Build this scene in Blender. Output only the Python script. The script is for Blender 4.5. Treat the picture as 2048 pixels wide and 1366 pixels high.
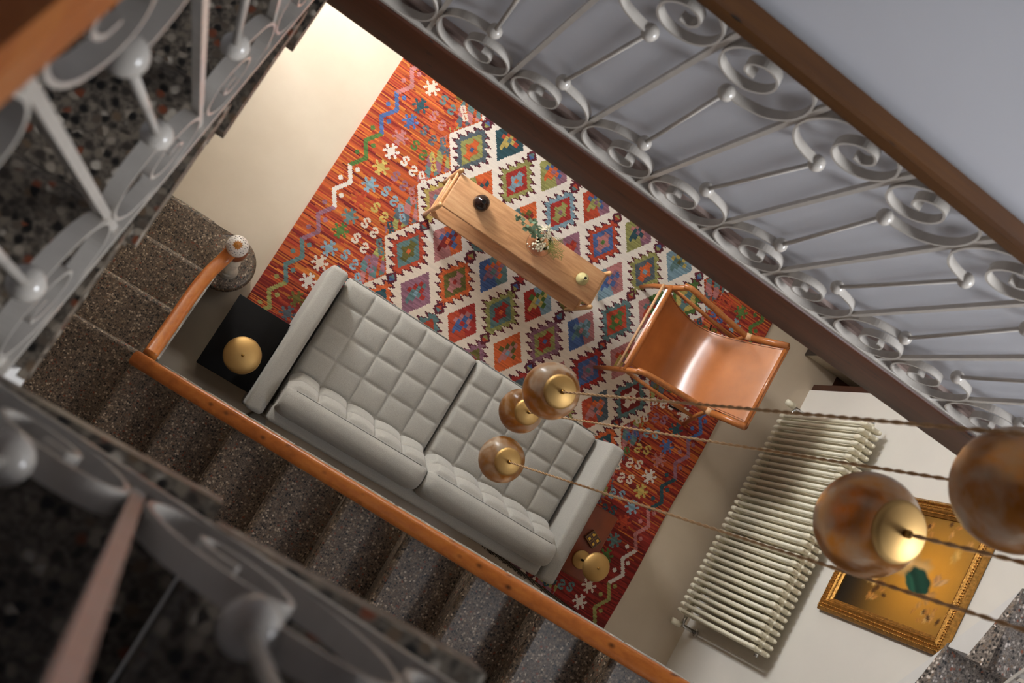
import bpy, bmesh, math, random
import numpy as np
from mathutils import Vector, Matrix
random.seed(7)
rng = np.random.default_rng(11)
scene = bpy.context.scene
COL = scene.collection
for o in list(bpy.data.objects):
    bpy.data.objects.remove(o)

# ---------------------------------------------------------------- camera
CAM_H = 6.0
cam_d = bpy.data.cameras.new('camera')
cam = bpy.data.objects.new('camera', cam_d)
COL.objects.link(cam)
cam_d.sensor_width = 36.0
cam_d.lens = 34.95
cam_d.clip_start = 0.01
cam_d.dof.use_dof = True
cam_d.dof.focus_distance = 5.3
cam_d.dof.aperture_fstop = 5.0
Rm = ((0.80973491, 0.50016068, 0.30686913),
      (-0.52985554, 0.8479352, 0.01609375),
      (-0.25215568, -0.17562798, 0.95161564))      # rows: camera right, up, back in world axes
M = Matrix.Identity(4)
for r in range(3):
    for c in range(3):
        M[c][r] = Rm[r][c]
M.translation = (0, 0, CAM_H)
cam.matrix_world = M
scene.camera = cam

# ---------------------------------------------------------------- world, lights, exposure
world = bpy.data.worlds.new('world')
scene.world = world
world.use_nodes = True
wb = world.node_tree.nodes['Background']
wb.inputs[0].default_value = (0.75, 0.85, 1.0, 1)
wb.inputs[1].default_value = 0.4

def area(name, loc, direction, sx, sy, power, color):
    d = bpy.data.lights.new(name, 'AREA')
    d.shape = 'RECTANGLE'; d.size = sx; d.size_y = sy
    d.energy = power; d.color = color
    o = bpy.data.objects.new(name, d)
    COL.objects.link(o)
    o.location = loc
    o.rotation_euler = Vector(direction).to_track_quat('-Z', 'Z').to_euler()
    return o
area('daylight_garden_window', (-2.05, 3.32, 1.6), (0.85, -1, -0.12), 1.2, 1.9, 440, (0.95, 0.975, 1.0))
area('daylight_side_window', (1.9, 3.32, 1.8), (0, -1, -0.1), 1.5, 1.5, 5, (0.85, 0.92, 1.0))
area('daylight_stair_window', (3.95, 0.25, 6.0), (-1, 0.22, -0.50), 1.0, 1.5, 108, (0.90, 0.94, 1.0)).data.spread = math.radians(125)
scene.view_settings.view_transform = 'Standard'
scene.view_settings.look = 'None'
scene.view_settings.gamma = 1.0
scene.view_settings.exposure = 0.15
scene.view_settings.use_curve_mapping = False

# ---------------------------------------------------------------- helpers
def lin(c):
    return tuple(((x/255)/12.92 if x/255 <= 0.04045 else ((x/255+0.055)/1.055)**2.4) for x in c)

class N:
    """small node-graph helper"""
    def __init__(s, name):
        s.m = bpy.data.materials.new(name); s.m.use_nodes = True
        s.t = s.m.node_tree; s.b = s.t.nodes['Principled BSDF']
    def n(s, typ, **kw):
        x = s.t.nodes.new(typ)
        for k, v in kw.items():
            setattr(x, k, v)
        return x
    def l(s, a, b):
        s.t.links.new(a, b)
    def coord(s, scale=(1, 1, 1), kind='Object', rot=(0, 0, 0)):
        tc = s.n('ShaderNodeTexCoord'); mp = s.n('ShaderNodeMapping')
        mp.inputs['Scale'].default_value = scale; mp.inputs['Rotation'].default_value = rot
        s.l(tc.outputs[kind], mp.inputs[0]); return mp.outputs[0]
    def noise(s, vec, scale, detail=3, rough=0.5, dist=0.0):
        x = s.n('ShaderNodeTexNoise')
        x.inputs['Scale'].default_value = scale; x.inputs['Detail'].default_value = detail
        x.inputs['Roughness'].default_value = rough; x.inputs['Distortion'].default_value = dist
        s.l(vec, x.inputs['Vector']); return x.outputs['Fac']
    def ramp(s, fac, stops, interp='LINEAR'):
        x = s.n('ShaderNodeValToRGB'); e = x.color_ramp.elements
        x.color_ramp.interpolation = interp
        while len(e) < len(stops): e.new(0.5)
        for k, (p, c) in zip(e, stops):
            k.position = p; k.color = (*c, 1) if len(c) == 3 else c
        s.l(fac, x.inputs[0]); return x.outputs['Color']
    def mix(s, f, a, b, mode='MIX'):
        x = s.n('ShaderNodeMixRGB', blend_type=mode)
        for inp, v in zip(x.inputs, (f, a, b)):
            if hasattr(v, 'is_linked'): s.l(v, inp)
            elif isinstance(v, (int, float)): inp.default_value = v
            else: inp.default_value = (*v, 1)
        return x.outputs[0]
    def bump(s, h, strength=0.2, dist=0.01):
        x = s.n('ShaderNodeBump'); x.inputs['Strength'].default_value = strength
        x.inputs['Distance'].default_value = dist
        s.l(h, x.inputs['Height']); s.l(x.outputs[0], s.b.inputs['Normal'])
    def set(s, **kw):
        for k, v in kw.items():
            i = s.b.inputs[k.replace('_', ' ')]
            if hasattr(v, 'is_linked'): s.l(v, i)
            elif isinstance(v, tuple) and len(v) == 3: i.default_value = (*v, 1)
            else: i.default_value = v
        return s.m

def plain(name, rgb, rough=0.5, metal=0.0, var=0.12, scale=8, bump=0.0, bscale=60, **kw):
    g = N(name); c = lin(rgb)
    v = g.coord()
    f = g.noise(v, scale, 4)
    lo = tuple(x*(1-var) for x in c); hi = tuple(min(1, x*(1+var)) for x in c)
    col = g.ramp(f, [(0.3, lo), (0.7, hi)])
    g.set(Base_Color=col, Roughness=rough, Metallic=metal, **kw)
    if bump: g.bump(g.noise(v, bscale, 3), bump, 0.004)
    return g.m

def wood(name, dark, mid, light, axis=0, grain=9, rough=0.35, knots=0.0, stretch=0.06, crack=0.0):
    g = N(name)
    sc = [1, 1, 1]; sc[axis] = stretch
    v = g.coord(tuple(sc))
    f1 = g.noise(v, grain*9, 4, 0.6, 0.4)
    f2 = g.noise(v, grain*2.2, 3, 0.5, 1.2)
    sc2 = [1, 1, 1]; sc2[axis] = 0.4
    f3 = g.noise(g.coord(tuple(sc2)), 4, 2)
    mixf = g.mix(0.45, f1, f2); mixf = g.mix(0.25, mixf, f3)
    col = g.ramp(mixf, [(0.32, lin(dark)), (0.5, lin(mid)), (0.68, lin(light))])
    if knots:
        sk = [20, 20, 20]; sk[axis] = 7.0
        vo = g.n('ShaderNodeTexVoronoi'); vo.inputs['Scale'].default_value = 1.0
        vo.inputs['Randomness'].default_value = 1.0
        g.l(g.coord(tuple(sk)), vo.inputs['Vector'])
        k = g.ramp(vo.outputs['Distance'], [(0.06, (1, 1, 1)), (knots, (0, 0, 0))])
        col = g.mix(k, col, tuple(x*0.3 for x in lin(dark)))
    if crack:
        sc3 = [1, 1, 1]; sc3[axis] = 0.05
        fc = g.noise(g.coord(tuple(sc3)), 14, 2, 0.5, 1.5)
        k = g.ramp(fc, [(0.49, (0, 0, 0)), (0.5, (crack,)*3), (0.51, (0, 0, 0))])
        col = g.mix(k, col, tuple(x*0.25 for x in lin(dark)))
    g.set(Base_Color=col, Roughness=rough)
    g.bump(f1, 0.05, 0.003)
    return g.m

def terrazzo(name, scale, tint=(1, 1, 1), rough=0.4):
    g = N(name); v = g.coord()
    vo = g.n('ShaderNodeTexVoronoi'); vo.inputs['Scale'].default_value = scale
    nz = g.n('ShaderNodeTexNoise'); nz.inputs['Scale'].default_value = scale*0.8
    g.l(v, nz.inputs['Vector'])
    wv = g.n('ShaderNodeVectorMath', operation='MULTIPLY_ADD')
    g.l(nz.outputs['Color'], wv.inputs[0]); wv.inputs[1].default_value = (0.6/scale,)*3
    g.l(v, wv.inputs[2]); g.l(wv.outputs[0], vo.inputs['Vector'])
    sep = g.n('ShaderNodeSeparateColor'); g.l(vo.outputs['Color'], sep.inputs[0])
    T = lambda c: tuple(a*b for a, b in zip(lin(c), tint))
    chips = g.ramp(sep.outputs[0], [(0, T((24, 22, 20))), (0.2, T((62, 55, 50))), (0.36, T((128, 118, 106))),
                    (0.52, T((95, 84, 74))), (0.66, T((158, 148, 136))), (0.79, T((110, 92, 74))),
                    (0.88, T((190, 182, 172))), (0.955, T((128, 70, 46)))], 'CONSTANT')
    edge = g.ramp(vo.outputs['Distance'], [(0.30, (0, 0, 0)), (0.62, (1, 1, 1))])
    fine = g.noise(v, scale*2.2, 2)
    matrixc = g.ramp(fine, [(0.35, T((70, 64, 58))), (0.65, T((122, 113, 103)))])
    col = g.mix(edge, chips, matrixc)
    big = g.noise(v, 3, 2)
    col = g.mix(1.0, col, g.ramp(big, [(0.3, (0.8, 0.8, 0.8)), (0.7, (1, 1, 1))]), 'MULTIPLY')
    g.set(Base_Color=col, Roughness=rough); g.bump(sep.outputs[0], 0.08, 0.002)
    return g.m

def attr_mat(name, rough=0.9, bscale=300, bstr=0.3):
    g = N(name); a = g.n('ShaderNodeAttribute', attribute_name='Col')
    g.set(Base_Color=a.outputs['Color'], Roughness=rough)
    v = g.coord(); g.bump(g.noise(v, bscale, 2), bstr, 0.004)
    return g.m

class G:
    """mesh collector"""
    def __init__(s): s.v = []; s.f = []; s.sm = []
    def add(s, vs, fs, smooth=True):
        b = len(s.v); s.v += [tuple(p) for p in vs]
        s.f += [tuple(i+b for i in f) for f in fs]; s.sm += [smooth]*len(fs); return s
    def box(s, lo, hi, smooth=False):
        (a, b, c), (d, e, f) = lo, hi
        vs = [(a, b, c), (d, b, c), (d, e, c), (a, e, c), (a, b, f), (d, b, f), (d, e, f), (a, e, f)]
        return s.add(vs, [(0, 3, 2, 1), (4, 5, 6, 7), (0, 1, 5, 4), (1, 2, 6, 5), (2, 3, 7, 6), (3, 0, 4, 7)], smooth)
    def rbox(s, lo, hi, r=0.01, seg=3, fn=None):
        bm = bmesh.new(); bmesh.ops.create_cube(bm, size=1)
        lo = Vector(lo); hi = Vector(hi); c = (lo+hi)/2; d = hi-lo
        for v in bm.verts: v.co = Vector((c[i]+v.co[i]*d[i] for i in range(3)))
        r = min(r, min(d)*0.49)
        bmesh.ops.bevel(bm, geom=bm.edges[:], offset=r, segments=seg, profile=0.5, affect='EDGES')
        bm.verts.index_update()
        vs = [v.co.copy() for v in bm.verts]
        if fn: vs = [fn(p) for p in vs]
        fs = [[v.index for v in f.verts] for f in bm.faces]
        bm.free(); return s.add(vs, fs, True)
    def frames(s, pts, up=None):
        P = [Vector(p) for p in pts]; out = []
        n = len(P); prev = None
        for i in range(n):
            t = (P[min(i+1, n-1)]-P[max(i-1, 0)]).normalized()
            if up is not None: a = Vector(up)
            elif prev is None: a = Vector((0, 0, 1)) if abs(t.z) < 0.9 else Vector((1, 0, 0))
            else: a = prev
            a = (a - t*a.dot(t)).normalized(); prev = a
            out.append((P[i], t, a, t.cross(a)))
        return out
    def sweep(s, pts, prof, up=None, caps=True, smooth=True, scale=None, closed=False):
        """prof: list of (a,b) in the (up, side) plane"""
        fr = s.frames(pts, up); k = len(prof); vs = []; fs = []
        for i, (p, t, a, b) in enumerate(fr):
            q = scale[i] if scale else 1
            vs += [p+a*(x*q)+b*(y*q) for x, y in prof]
        n = len(fr)
        for i in range(n-1):
            for j in range(k):
                fs.append((i*k+j, i*k+(j+1) % k, (i+1)*k+(j+1) % k, (i+1)*k+j))
        if caps: fs += [tuple(range(k-1, -1, -1)), tuple((n-1)*k+j for j in range(k))]
        return s.add(vs, fs, smooth)
    def tube(s, pts, r, seg=10, scale=None, up=None):
        return s.sweep(pts, [(r*math.cos(2*math.pi*i/seg), r*math.sin(2*math.pi*i/seg)) for i in range(seg)], up=up, scale=scale)
    def lathe(s, prof, c=(0, 0, 0), seg=32, ax='z', smooth=True):
        vs = []; fs = []; k = len(prof)
        for i in range(seg):
            a = 2*math.pi*i/seg
            for r, z in prof:
                p = (r*math.cos(a), r*math.sin(a), z)
                if ax == 'y': p = (p[0], p[2], p[1])
                if ax == 'x': p = (p[2], p[0], p[1])
                vs.append((c[0]+p[0], c[1]+p[1], c[2]+p[2]))
        for i in range(seg):
            j = (i+1) % seg
            for q in range(k-1):
                fs.append((i*k+q, j*k+q, j*k+q+1, i*k+q+1))
        return s.add(vs, fs, smooth)
    def ball(s, c, r, seg=20, rings=12, sc=(1, 1, 1)):
        pr = [(max(1e-4, math.sin(math.pi*i/rings)), -math.cos(math.pi*i/rings)) for i in range(rings+1)]
        b = G().lathe(pr, (0, 0, 0), seg)
        return s.add([(c[0]+x*r*sc[0], c[1]+y*r*sc[1], c[2]+z*r*sc[2]) for x, y, z in b.v], b.f, True)
    def grid(s, fn, nu, nv, smooth=True, thick=None):
        vs = [fn(i/nu, j/nv) for j in range(nv+1) for i in range(nu+1)]
        fs = [(j*(nu+1)+i, j*(nu+1)+i+1, (j+1)*(nu+1)+i+1, (j+1)*(nu+1)+i) for j in range(nv) for i in range(nu)]
        return s.add(vs, fs, smooth)
    def mesh(s, name, off=(0, 0, 0)):
        me = bpy.data.meshes.new(name)
        me.from_pydata([(x-off[0], y-off[1], z-off[2]) for x, y, z in s.v], [], s.f)
        me.polygons.foreach_set('use_smooth', s.sm)
        me.update()
        return me

def tag(o, label=None, cat=None, group=None, kind=None):
    if label: o['label'] = label
    if cat: o['category'] = cat
    if group: o['group'] = group
    if kind: o['kind'] = kind
    return o
def thing(name, loc, label, cat, group=None):
    o = bpy.data.objects.new(name, None); o.empty_display_size = 0.1
    COL.objects.link(o); o.location = loc
    return tag(o, label, cat, group)
def wloc(o):
    v = Vector((0, 0, 0))
    while o: v = v+o.location; o = o.parent
    return v
def part(name, g, mat, parent=None, label=None, kind=None):
    """g in world coordinates (G) -> child mesh of parent; or a mesh datablock already local"""
    off = wloc(parent) if parent else (0, 0, 0)
    me = g.mesh(name, off) if isinstance(g, G) else g
    if mat and not me.materials: me.materials.append(mat)
    o = bpy.data.objects.new(name, me); COL.objects.link(o)
    if parent: o.parent = parent
    return tag(o, label, None, None, kind)
def inst(name, me, loc, parent, rot=None):
    o = bpy.data.objects.new(name, me); COL.objects.link(o); o.parent = parent; o.location = loc
    if rot: o.rotation_euler = rot
    return o
def struct(name, g, mat, parent=None):
    return part(name, g, mat, parent, kind='structure')
def solo(name, g, mat, label, cat, base, group=None):
    """one-mesh thing with origin at its base"""
    o = part(name, g.mesh(name, base), mat); o.location = base
    return tag(o, label, cat, group)

# ---------------------------------------------------------------- materials
M_floor = N('cream_floor_paint')
_v = M_floor.coord()
_c = M_floor.ramp(M_floor.noise(_v, 1.6, 5, 0.6), [(0.3, lin((198, 181, 158))), (0.7, lin((210, 194, 172)))])
_sp = M_floor.n('ShaderNodeTexVoronoi'); _sp.inputs['Scale'].default_value = 3.0; M_floor.l(_v, _sp.inputs['Vector'])
_c = M_floor.mix(M_floor.ramp(_sp.outputs['Distance'], [(0.006, (0.8, 0.8, 0.8)), (0.016, (0, 0, 0))]), _c, lin((120, 108, 92)))
M_floor.set(Base_Color=_c, Roughness=0.32)
M_floor.bump(M_floor.noise(_v, 5, 3), 0.04, 0.01)
M_floor = M_floor.m
M_wall = plain('white_wall_plaster', (228, 222, 212), 0.6, var=0.04, scale=2, bump=0.03, bscale=40)
M_wallup = plain('pale_upper_wall_plaster', (203, 203, 207), 0.55, var=0.06, scale=1.5, bump=0.05, bscale=25)
M_white = plain('white_paint', (222, 218, 212), 0.4, var=0.03)
M_iron = plain('ivory_painted_iron', (190, 182, 172), 0.2, var=0.06, scale=30, bump=0.05, bscale=90)
M_terr = terrazzo('terrazzo_lower', 95, (1.0, 0.84, 0.68))
M_terr_up = terrazzo('terrazzo_upper', 62, (0.95, 0.9, 0.82))
M_terr_lit = terrazzo('terrazzo_lit_tone', 85, (1.7, 1.65, 1.65))  # same terrazzo, with stronger light painted into its colour
M_pineX = wood('orange_pine_x', (146, 76, 26), (176, 98, 38), (194, 118, 50), 0, 6, 0.3, 0.22)
M_pineY = wood('orange_pine_y', (146, 76, 26), (176, 98, 38), (194, 118, 50), 1, 6, 0.3, 0.14)
M_beam = wood('dark_beam_wood', (58, 25, 8), (76, 36, 13), (92, 46, 19), 0, 5, 0.5, 0.09, 0.05, 0.8)
M_railup = wood('brown_handrail_wood', (58, 31, 7), (84, 49, 12), (104, 65, 22), 0, 5, 0.4, 0.12)
M_beamtop = plain('beam_top_dark', (172, 150, 140), 0.6, var=0.15, scale=20)
M_oak = wood('oak', (168, 116, 74), (204, 152, 106), (220, 174, 128), 0, 8, 0.38, 0, 0.12)
M_oakend = wood('oak_leg', (196, 142, 92), (214, 164, 112), (226, 180, 130), 2, 8, 0.35)
M_fabric = N('grey_wool_upholstery')
_v = M_fabric.coord()
_f = M_fabric.noise(_v, 260, 3, 0.7)
M_fabric.set(Base_Color=M_fabric.ramp(_f, [(0.3, lin((154, 149, 140))), (0.7, lin((180, 175, 165)))]), Roughness=0.95,
             Sheen_Weight=0.25)
M_fabric.bump(_f, 0.25, 0.003); M_fabric = M_fabric.m
M_seam = plain('grey_seam_thread', (128, 128, 122), 0.95)
M_leather = plain('tan_saddle_leather', (184, 110, 56), 0.27, var=0.16, scale=5, bump=0.04, bscale=70, Coat_Weight=0.25, Coat_Roughness=0.2)
M_leatherpale = plain('pale_leather_thong', (214, 168, 124), 0.5)
M_chairwood = wood('oiled_chair_wood', (150, 84, 40), (184, 112, 58), (200, 132, 76), 2, 8, 0.32)
M_brown_leather = plain('red_brown_leather', (128, 56, 22), 0.38, var=0.2, scale=9, bump=0.05)
M_brass = plain('brushed_brass', (188, 152, 96), 0.56, 1.0, var=0.08, scale=3)
M_brassdark = plain('aged_brass', (150, 112, 56), 0.3, 1.0, var=0.1)
M_gold = plain('gold_leaf', (188, 138, 70), 0.38, 0.9, var=0.3, scale=60, bump=0.5, bscale=130)
M_goldprint = plain('gold_print', (226, 178, 70), 0.35, 0.6)
M_black = plain('black_lacquer', (8, 6, 5), 0.6, Specular_IOR_Level=0.2)
M_dark = plain('dark_wood', (42, 28, 20), 0.5, var=0.25)
M_rad = plain('cream_radiator_enamel', (240, 232, 208), 0.32, var=0.03)
M_chrome = plain('chrome', (205, 205, 205), 0.12, 1.0, var=0.02)
M_cord = plain('twisted_tan_cord', (176, 138, 96), 0.8, var=0.2, scale=200)
M_cable = plain('black_cable', (20, 18, 16), 0.5)
M_darkvase = plain('dark_brown_glaze', (44, 26, 20), 0.10, var=0.3, scale=12)
M_greenvase = plain('pale_olive_glaze', (196, 186, 132), 0.18, var=0.15, scale=40)
M_mouth_shade = plain('vase_mouth_shade', (10, 8, 7), 0.9)  # black standing in for the shade inside the vase mouths
M_green = plain('eucalyptus_leaf', (110, 132, 104), 0.6, var=0.25, scale=60)
M_fern = plain('fern_green', (124, 128, 58), 0.6, var=0.2)
M_stem = plain('stem_green', (96, 110, 60), 0.6)
M_petal = plain('cream_petal', (240, 232, 205), 0.6)
M_card = plain('brown_card_box', (78, 48, 36), 0.4, var=0.1)
M_doorpaint = plain('cream_door_paint', (196, 184, 162), 0.45, var=0.03)
M_doorwood = plain('brown_door_wood', (66, 34, 18), 0.45, var=0.2)
M_ceramic = plain('white_glazed_ceramic', (226, 216, 204), 0.18, var=0.04, scale=40)
M_ochre = plain('ochre_glaze', (176, 110, 40), 0.25)
M_rust = plain('rust_brown_glaze', (120, 62, 30), 0.3)
M_carved = plain('carved_ivory_stone', (196, 184, 166), 0.5, var=0.1, scale=40)
g = N('pink_vase_glass')
M_pinkglass = g.set(Base_Color=lin((250, 236, 230)), Roughness=0.02, Transmission_Weight=1.0, IOR=1.3)
g = N('amber_marbled_glass'); _v = g.coord()
_n1 = g.noise(_v, 9, 5, 0.6, 0.8); _n2 = g.noise(_v, 30, 3, 0.6)
_f = g.mix(0.25, _n1, _n2)
_cl = g.ramp(_f, [(0.44, (0, 0, 0)), (0.60, (1, 1, 1))])
_c = g.mix(_cl, lin((172, 112, 46)), lin((188, 166, 142)))
_t = g.n('ShaderNodeMapRange'); g.l(_cl, _t.inputs[0]); _t.inputs[3].default_value = 0.8; _t.inputs[4].default_value = 0.35
g.set(Base_Color=_c, Roughness=0.28, Transmission_Weight=_t.outputs[0], IOR=1.12, Coat_Weight=0.15, Coat_Roughness=0.15)
M_globe = g.m
M_rug = attr_mat('kilim_wool', 0.95, 420, 0.5)
M_canvas = attr_mat('painted_canvas', 0.35, 120, 0.1)
M_fringe = plain('dark_wool_fringe', (60, 50, 36), 0.9, var=0.3)
M_glasspane = N('window_glass').set(Base_Color=(1, 1, 1), Roughness=0.0, Transmission_Weight=1.0, IOR=1.0)

# ================================================================ room shell
WX = 3.63          # right wall plane
XL = -4.0
YF = 3.1           # far (garden) wall
BEAM_Y = 1.0; BZ0 = 3.29; BZ1 = 3.51; WALL_UP_Y = 1.062
struct('floor', G().box((XL-.2, -1.3, -0.15), (6.0, YF+.2, 0)), M_floor)
# right wall with the radiator; ends at a doorway at y = 1.98
struct('wall_right', G().box((WX, -1.3, 0), (WX+.14, 1.98, 4.6)), M_wall)
struct('wall_right_upper', G().box((WX, -1.2, 4.6), (WX+.14, 1.2, 5.2)).box((WX, -1.2, 6.8), (WX+.14, 1.2, 7.2)).box((WX, -1.2, 5.2), (WX+.14, -.3, 6.8)).box((WX, .8, 5.2), (WX+.14, 1.2, 6.8)), M_wallup)
struct('wall_right_overdoor', G().box((WX, 1.98, 2.15), (WX+.14, YF, 3.29)), M_wall)
struct('wall_right_far', G().box((WX, 2.9, 0), (WX+.14, YF, 2.15)), M_wall)
struct('wall_hallway', G().box((5.6, 1.0, 0), (5.75, YF, 3.29)), M_wall)
struct('wall_hallway_near', G().box((WX+.14, 1.2, 0), (5.6, 1.3, 3.29)), M_wall)
# far wall with two windows
def wall_with_holes(name, y0, y1, x0, x1, z0, z1, holes, mat, axis='y'):
    g = G(); xs = sorted({x0, x1, *[h[0] for h in holes], *[h[1] for h in holes]})
    for a, b in zip(xs[:-1], xs[1:]):
        cuts = [h for h in holes if h[0] <= a and h[1] >= b]
        zs = [(z0, z1)] if not cuts else [(z0, cuts[0][2]), (cuts[0][3], z1)]
        for c, d in zs:
            if d-c > 1e-4:
                g.box((a, y0, c), (b, y1, d)) if axis == 'y' else g.box((y0, a, c), (y1, b, d))
    return struct(name, g, mat)
HOLES = [(-2.75, -1.35, 0.35, 2.65), (1.15, 2.65, 1.0, 2.55)]
wall_with_holes('wall_far', YF, YF+.16, XL, 5.75, 0, 3.29, HOLES, M_wall)
def window(name, u0, u1, z0, z1, y, axis='y', mull=2):
    w = struct(name, G().box(*(((u0, y, z0-.03), (u1, y+.1, z0)) if axis == 'y' else ((y-.1, u0, z0-.03), (y, u1, z0)))), M_white)
    def bx(a, b, c, d, t=.05):
        return G().box((a, y+.03, c), (b, y+.03+t, d)) if axis == 'y' else G().box((y-.08, a, c), (y-.08+t, b, d))
    f = .06
    for a, b, c, d in [(u0, u0+f, z0, z1), (u1-f, u1, z0, z1), (u0, u1, z0, z0+f), (u0, u1, z1-f, z1)]:
        part('window_frame', bx(a, b, c, d), M_white, w)
    for k in range(1, mull+1):
        x = u0+(u1-u0)*k/(mull+1)
        part('mullion', bx(x-.025, x+.025, z0, z1), M_white, w)
    return w
window('window_1', *HOLES[0], YF, 'y', 1)
window('window_2', *HOLES[1], YF, 'y', 1)
window('window_3', -.3, .8, 5.2, 6.8, WX+.12, 'x', 1)
struct('added_shade_wall', G().box((XL, 2.36, 0), (-1.22, 2.50, 3.29)), M_wall)  # unseen stub added to throw shade over the left floor
struct('wall_left_room', G().box((XL-.16, WALL_UP_Y, 0), (XL, YF, 3.29)), M_wall)
M_taupe = plain('taupe_stair_wall', (140, 124, 108), 0.7, var=0.05, scale=2)
struct('wall_left_stair', G().box((-1.2, -1.2, 0), (-1.06, 1.0, 3.6)), M_taupe)
struct('wall_left_stair_upper', G().box((-1.2, -1.2, 3.6), (-1.06, WALL_UP_Y, 7.2)), M_wallup)
struct('wall_near', G().box((-1.2, -1.2, 0), (WX, -1.06, 3.6)), M_taupe)
struct('wall_near_upper', G().box((-1.2, -1.2, 3.6), (WX, -1.06, 7.2)), M_wallup)
struct('ceiling_under_gallery', G().box((XL, 1.062, 3.29), (5.75, YF, 3.5)), M_wall)
struct('wall_gallery', G().box((-1.2, WALL_UP_Y, 3.5), (WX, WALL_UP_Y+.12, 7.2)), M_wallup)
struct('added_light_blocker', G().box((1.95, -1.06, 5.8), (2.12, WALL_UP_Y, 7.2)), M_wallup)  # unseen block added to keep window light off the near stairs
struct('ceiling', G().box((-1.2, -1.2, 7.2), (WX+.14, 1.2, 7.35)), M_wallup)
# gallery beam across the well
beam = G().rbox((XL, BEAM_Y, BZ0), (2.75, 1.062, BZ1), 0.008, 2)
tb = struct('trim_1', beam, M_beam)
part('beam_top', G().box((-1.0, 1.03, BZ1), (2.75, 1.061, BZ1+.004)), M_beamtop, tb)
struct('trim_2', G().box((-1.0, 1.048, BZ1+.004), (WX, 1.062, BZ1+.035)), M_beamtop)
# doorway in the right wall and a door standing open below the gallery
d1 = struct('door_1', G().rbox((3.47, 2.17, 0.012), (4.25, 2.21, 2.08), 0.004, 1), M_doorpaint)
part('edge_strip', G().rbox((3.462, 2.165, 0.005), (3.472, 2.215, 2.08), 0.002, 1), M_dark, d1, 'dark brown door edge')
part('door_handle', G().tube([(3.55, 2.17, 1.02), (3.55, 2.12, 1.02), (3.66, 2.12, 1.02)], 0.009, 8), M_chrome, d1)
struct('trim_3', G().box((WX+.01, 1.98, 0), (WX+.13, 2.03, 2.12)).box((WX+.14, 1.98, 0), (WX+.9, 2.9, 0.004)), M_doorwood)

# ================================================================ staircases
W_IN = -0.128
def step_mesh(axis, nose, back, a0, a1, z, rise, th=0.045, over=0.022, mat=None):
    """one monolithic terrazzo step. axis = climbing axis (0:+x, 1:-y), nose..back along it, a0..a1 across."""
    g = G()
    s = 1 if axis != 1 else -1
    r = th/2
    prof = [(back, z), (nose+s*r*0.9, z)]
    for k in range(1, 6):
        a = math.pi/2+math.pi*k/6
        prof.append((nose+s*r*0.9+s*r*math.cos(a), z-r+r*math.sin(a)))
    prof += [(nose+s*over, z-th), (nose+s*over, z-rise), (back, z-rise)]
    vs = []; n = len(prof)
    for a in (a0, a1):
        for u, zz in prof:
            vs.append((u, a, zz) if axis == 0 else (a, u, zz))
    fs = [(i, (i+1) % n, n+(i+1) % n, n+i) for i in range(n)]+[tuple(range(n-1, -1, -1)), tuple(range(n, 2*n))]
    return g.add(vs, fs, False)
def slab_step(axis, nose, back, a0, a1, z, rise, th=0.05, over=0.018, inset=0.03):
    s = 1 if axis == 0 else -1
    g = step_mesh(axis, nose, back, a0, a1, z, th+.001, th, 0.002)
    lo, hi = (z-rise, z-th)
    if axis == 0: g.box((nose+over, a0, lo), (back, a1-inset, hi))
    else: g.box((a0, back, lo), (a1-inset, nose-over, hi))
    return g
RISE = 0.186; TR = 0.272
low = thing('lower_staircase', (-0.6, 0.72, 0), 'speckled brown terrazzo staircase rising from the floor and turning around the sofa corner', 'staircase')
NOSE1 = [0.716, 0.44, 0.168, -0.10]
for k in range(4):
    z = RISE*(k+1)
    back = NOSE1[k+1]-0.03 if k < 3 else -1.055
    if k == 0:
        g = step_mesh(1, NOSE1[0], back, -1.055, -0.30, z, RISE)
        o = part('step', g, M_terr, low)
        # rounded end of the first step
        gg = G(); cx, cy, R = -0.13, 0.556, 0.168
        pr = [(0.001, 0), (R-.022, 0), (R-.022, RISE-.045), (R-.004, RISE-.04), (R, RISE-.022), (R-.006, RISE-.005), (R-.02, RISE), (0.001, RISE)]
        gg.lathe(pr, (cx, cy, 0), 40)
        gg.box((-0.305, 0.41, 0), (-0.13, 0.71, RISE-.002))
        part('curved_step_end', gg, M_terr, low)
    else:
        part('step', step_mesh(1, NOSE1[k], back, -1.055, W_IN-.01 if k < 3 else -0.16, z, RISE), M_terr, low)
for k in range(11):
    x = -0.223+TR*k; z = RISE*(k+5)
    part('step', step_mesh(0, x, x+TR+.03, -1.055, -0.105, z, RISE), M_terr, low)
# sloping plaster soffit that carries the second run
sl = RISE/TR
def soffit(axis, u0, z0, u1, z1, a0, a1, th):
    p = [(u0, z0), (u1, z1), (u1, z1-th), (u0, z0-th)]
    vs = [((u, a, z) if axis == 0 else (a, u, z)) for a in (a0, a1) for u, z in p]
    return G().add(vs, [(0, 1, 2, 3), (7, 6, 5, 4), (0, 4, 5, 1), (1, 5, 6, 2), (2, 6, 7, 3), (3, 7, 4, 0)], False)
part('soffit', soffit(0, -0.2, 0.70, 2.78, 0.70+2.98*sl, -1.055, -0.115, 0.14), M_white, low)
part('landing', G().box((2.77, -1.055, 2.78), (WX-.005, 0.19, 2.865)), M_terr_lit, low)

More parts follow.
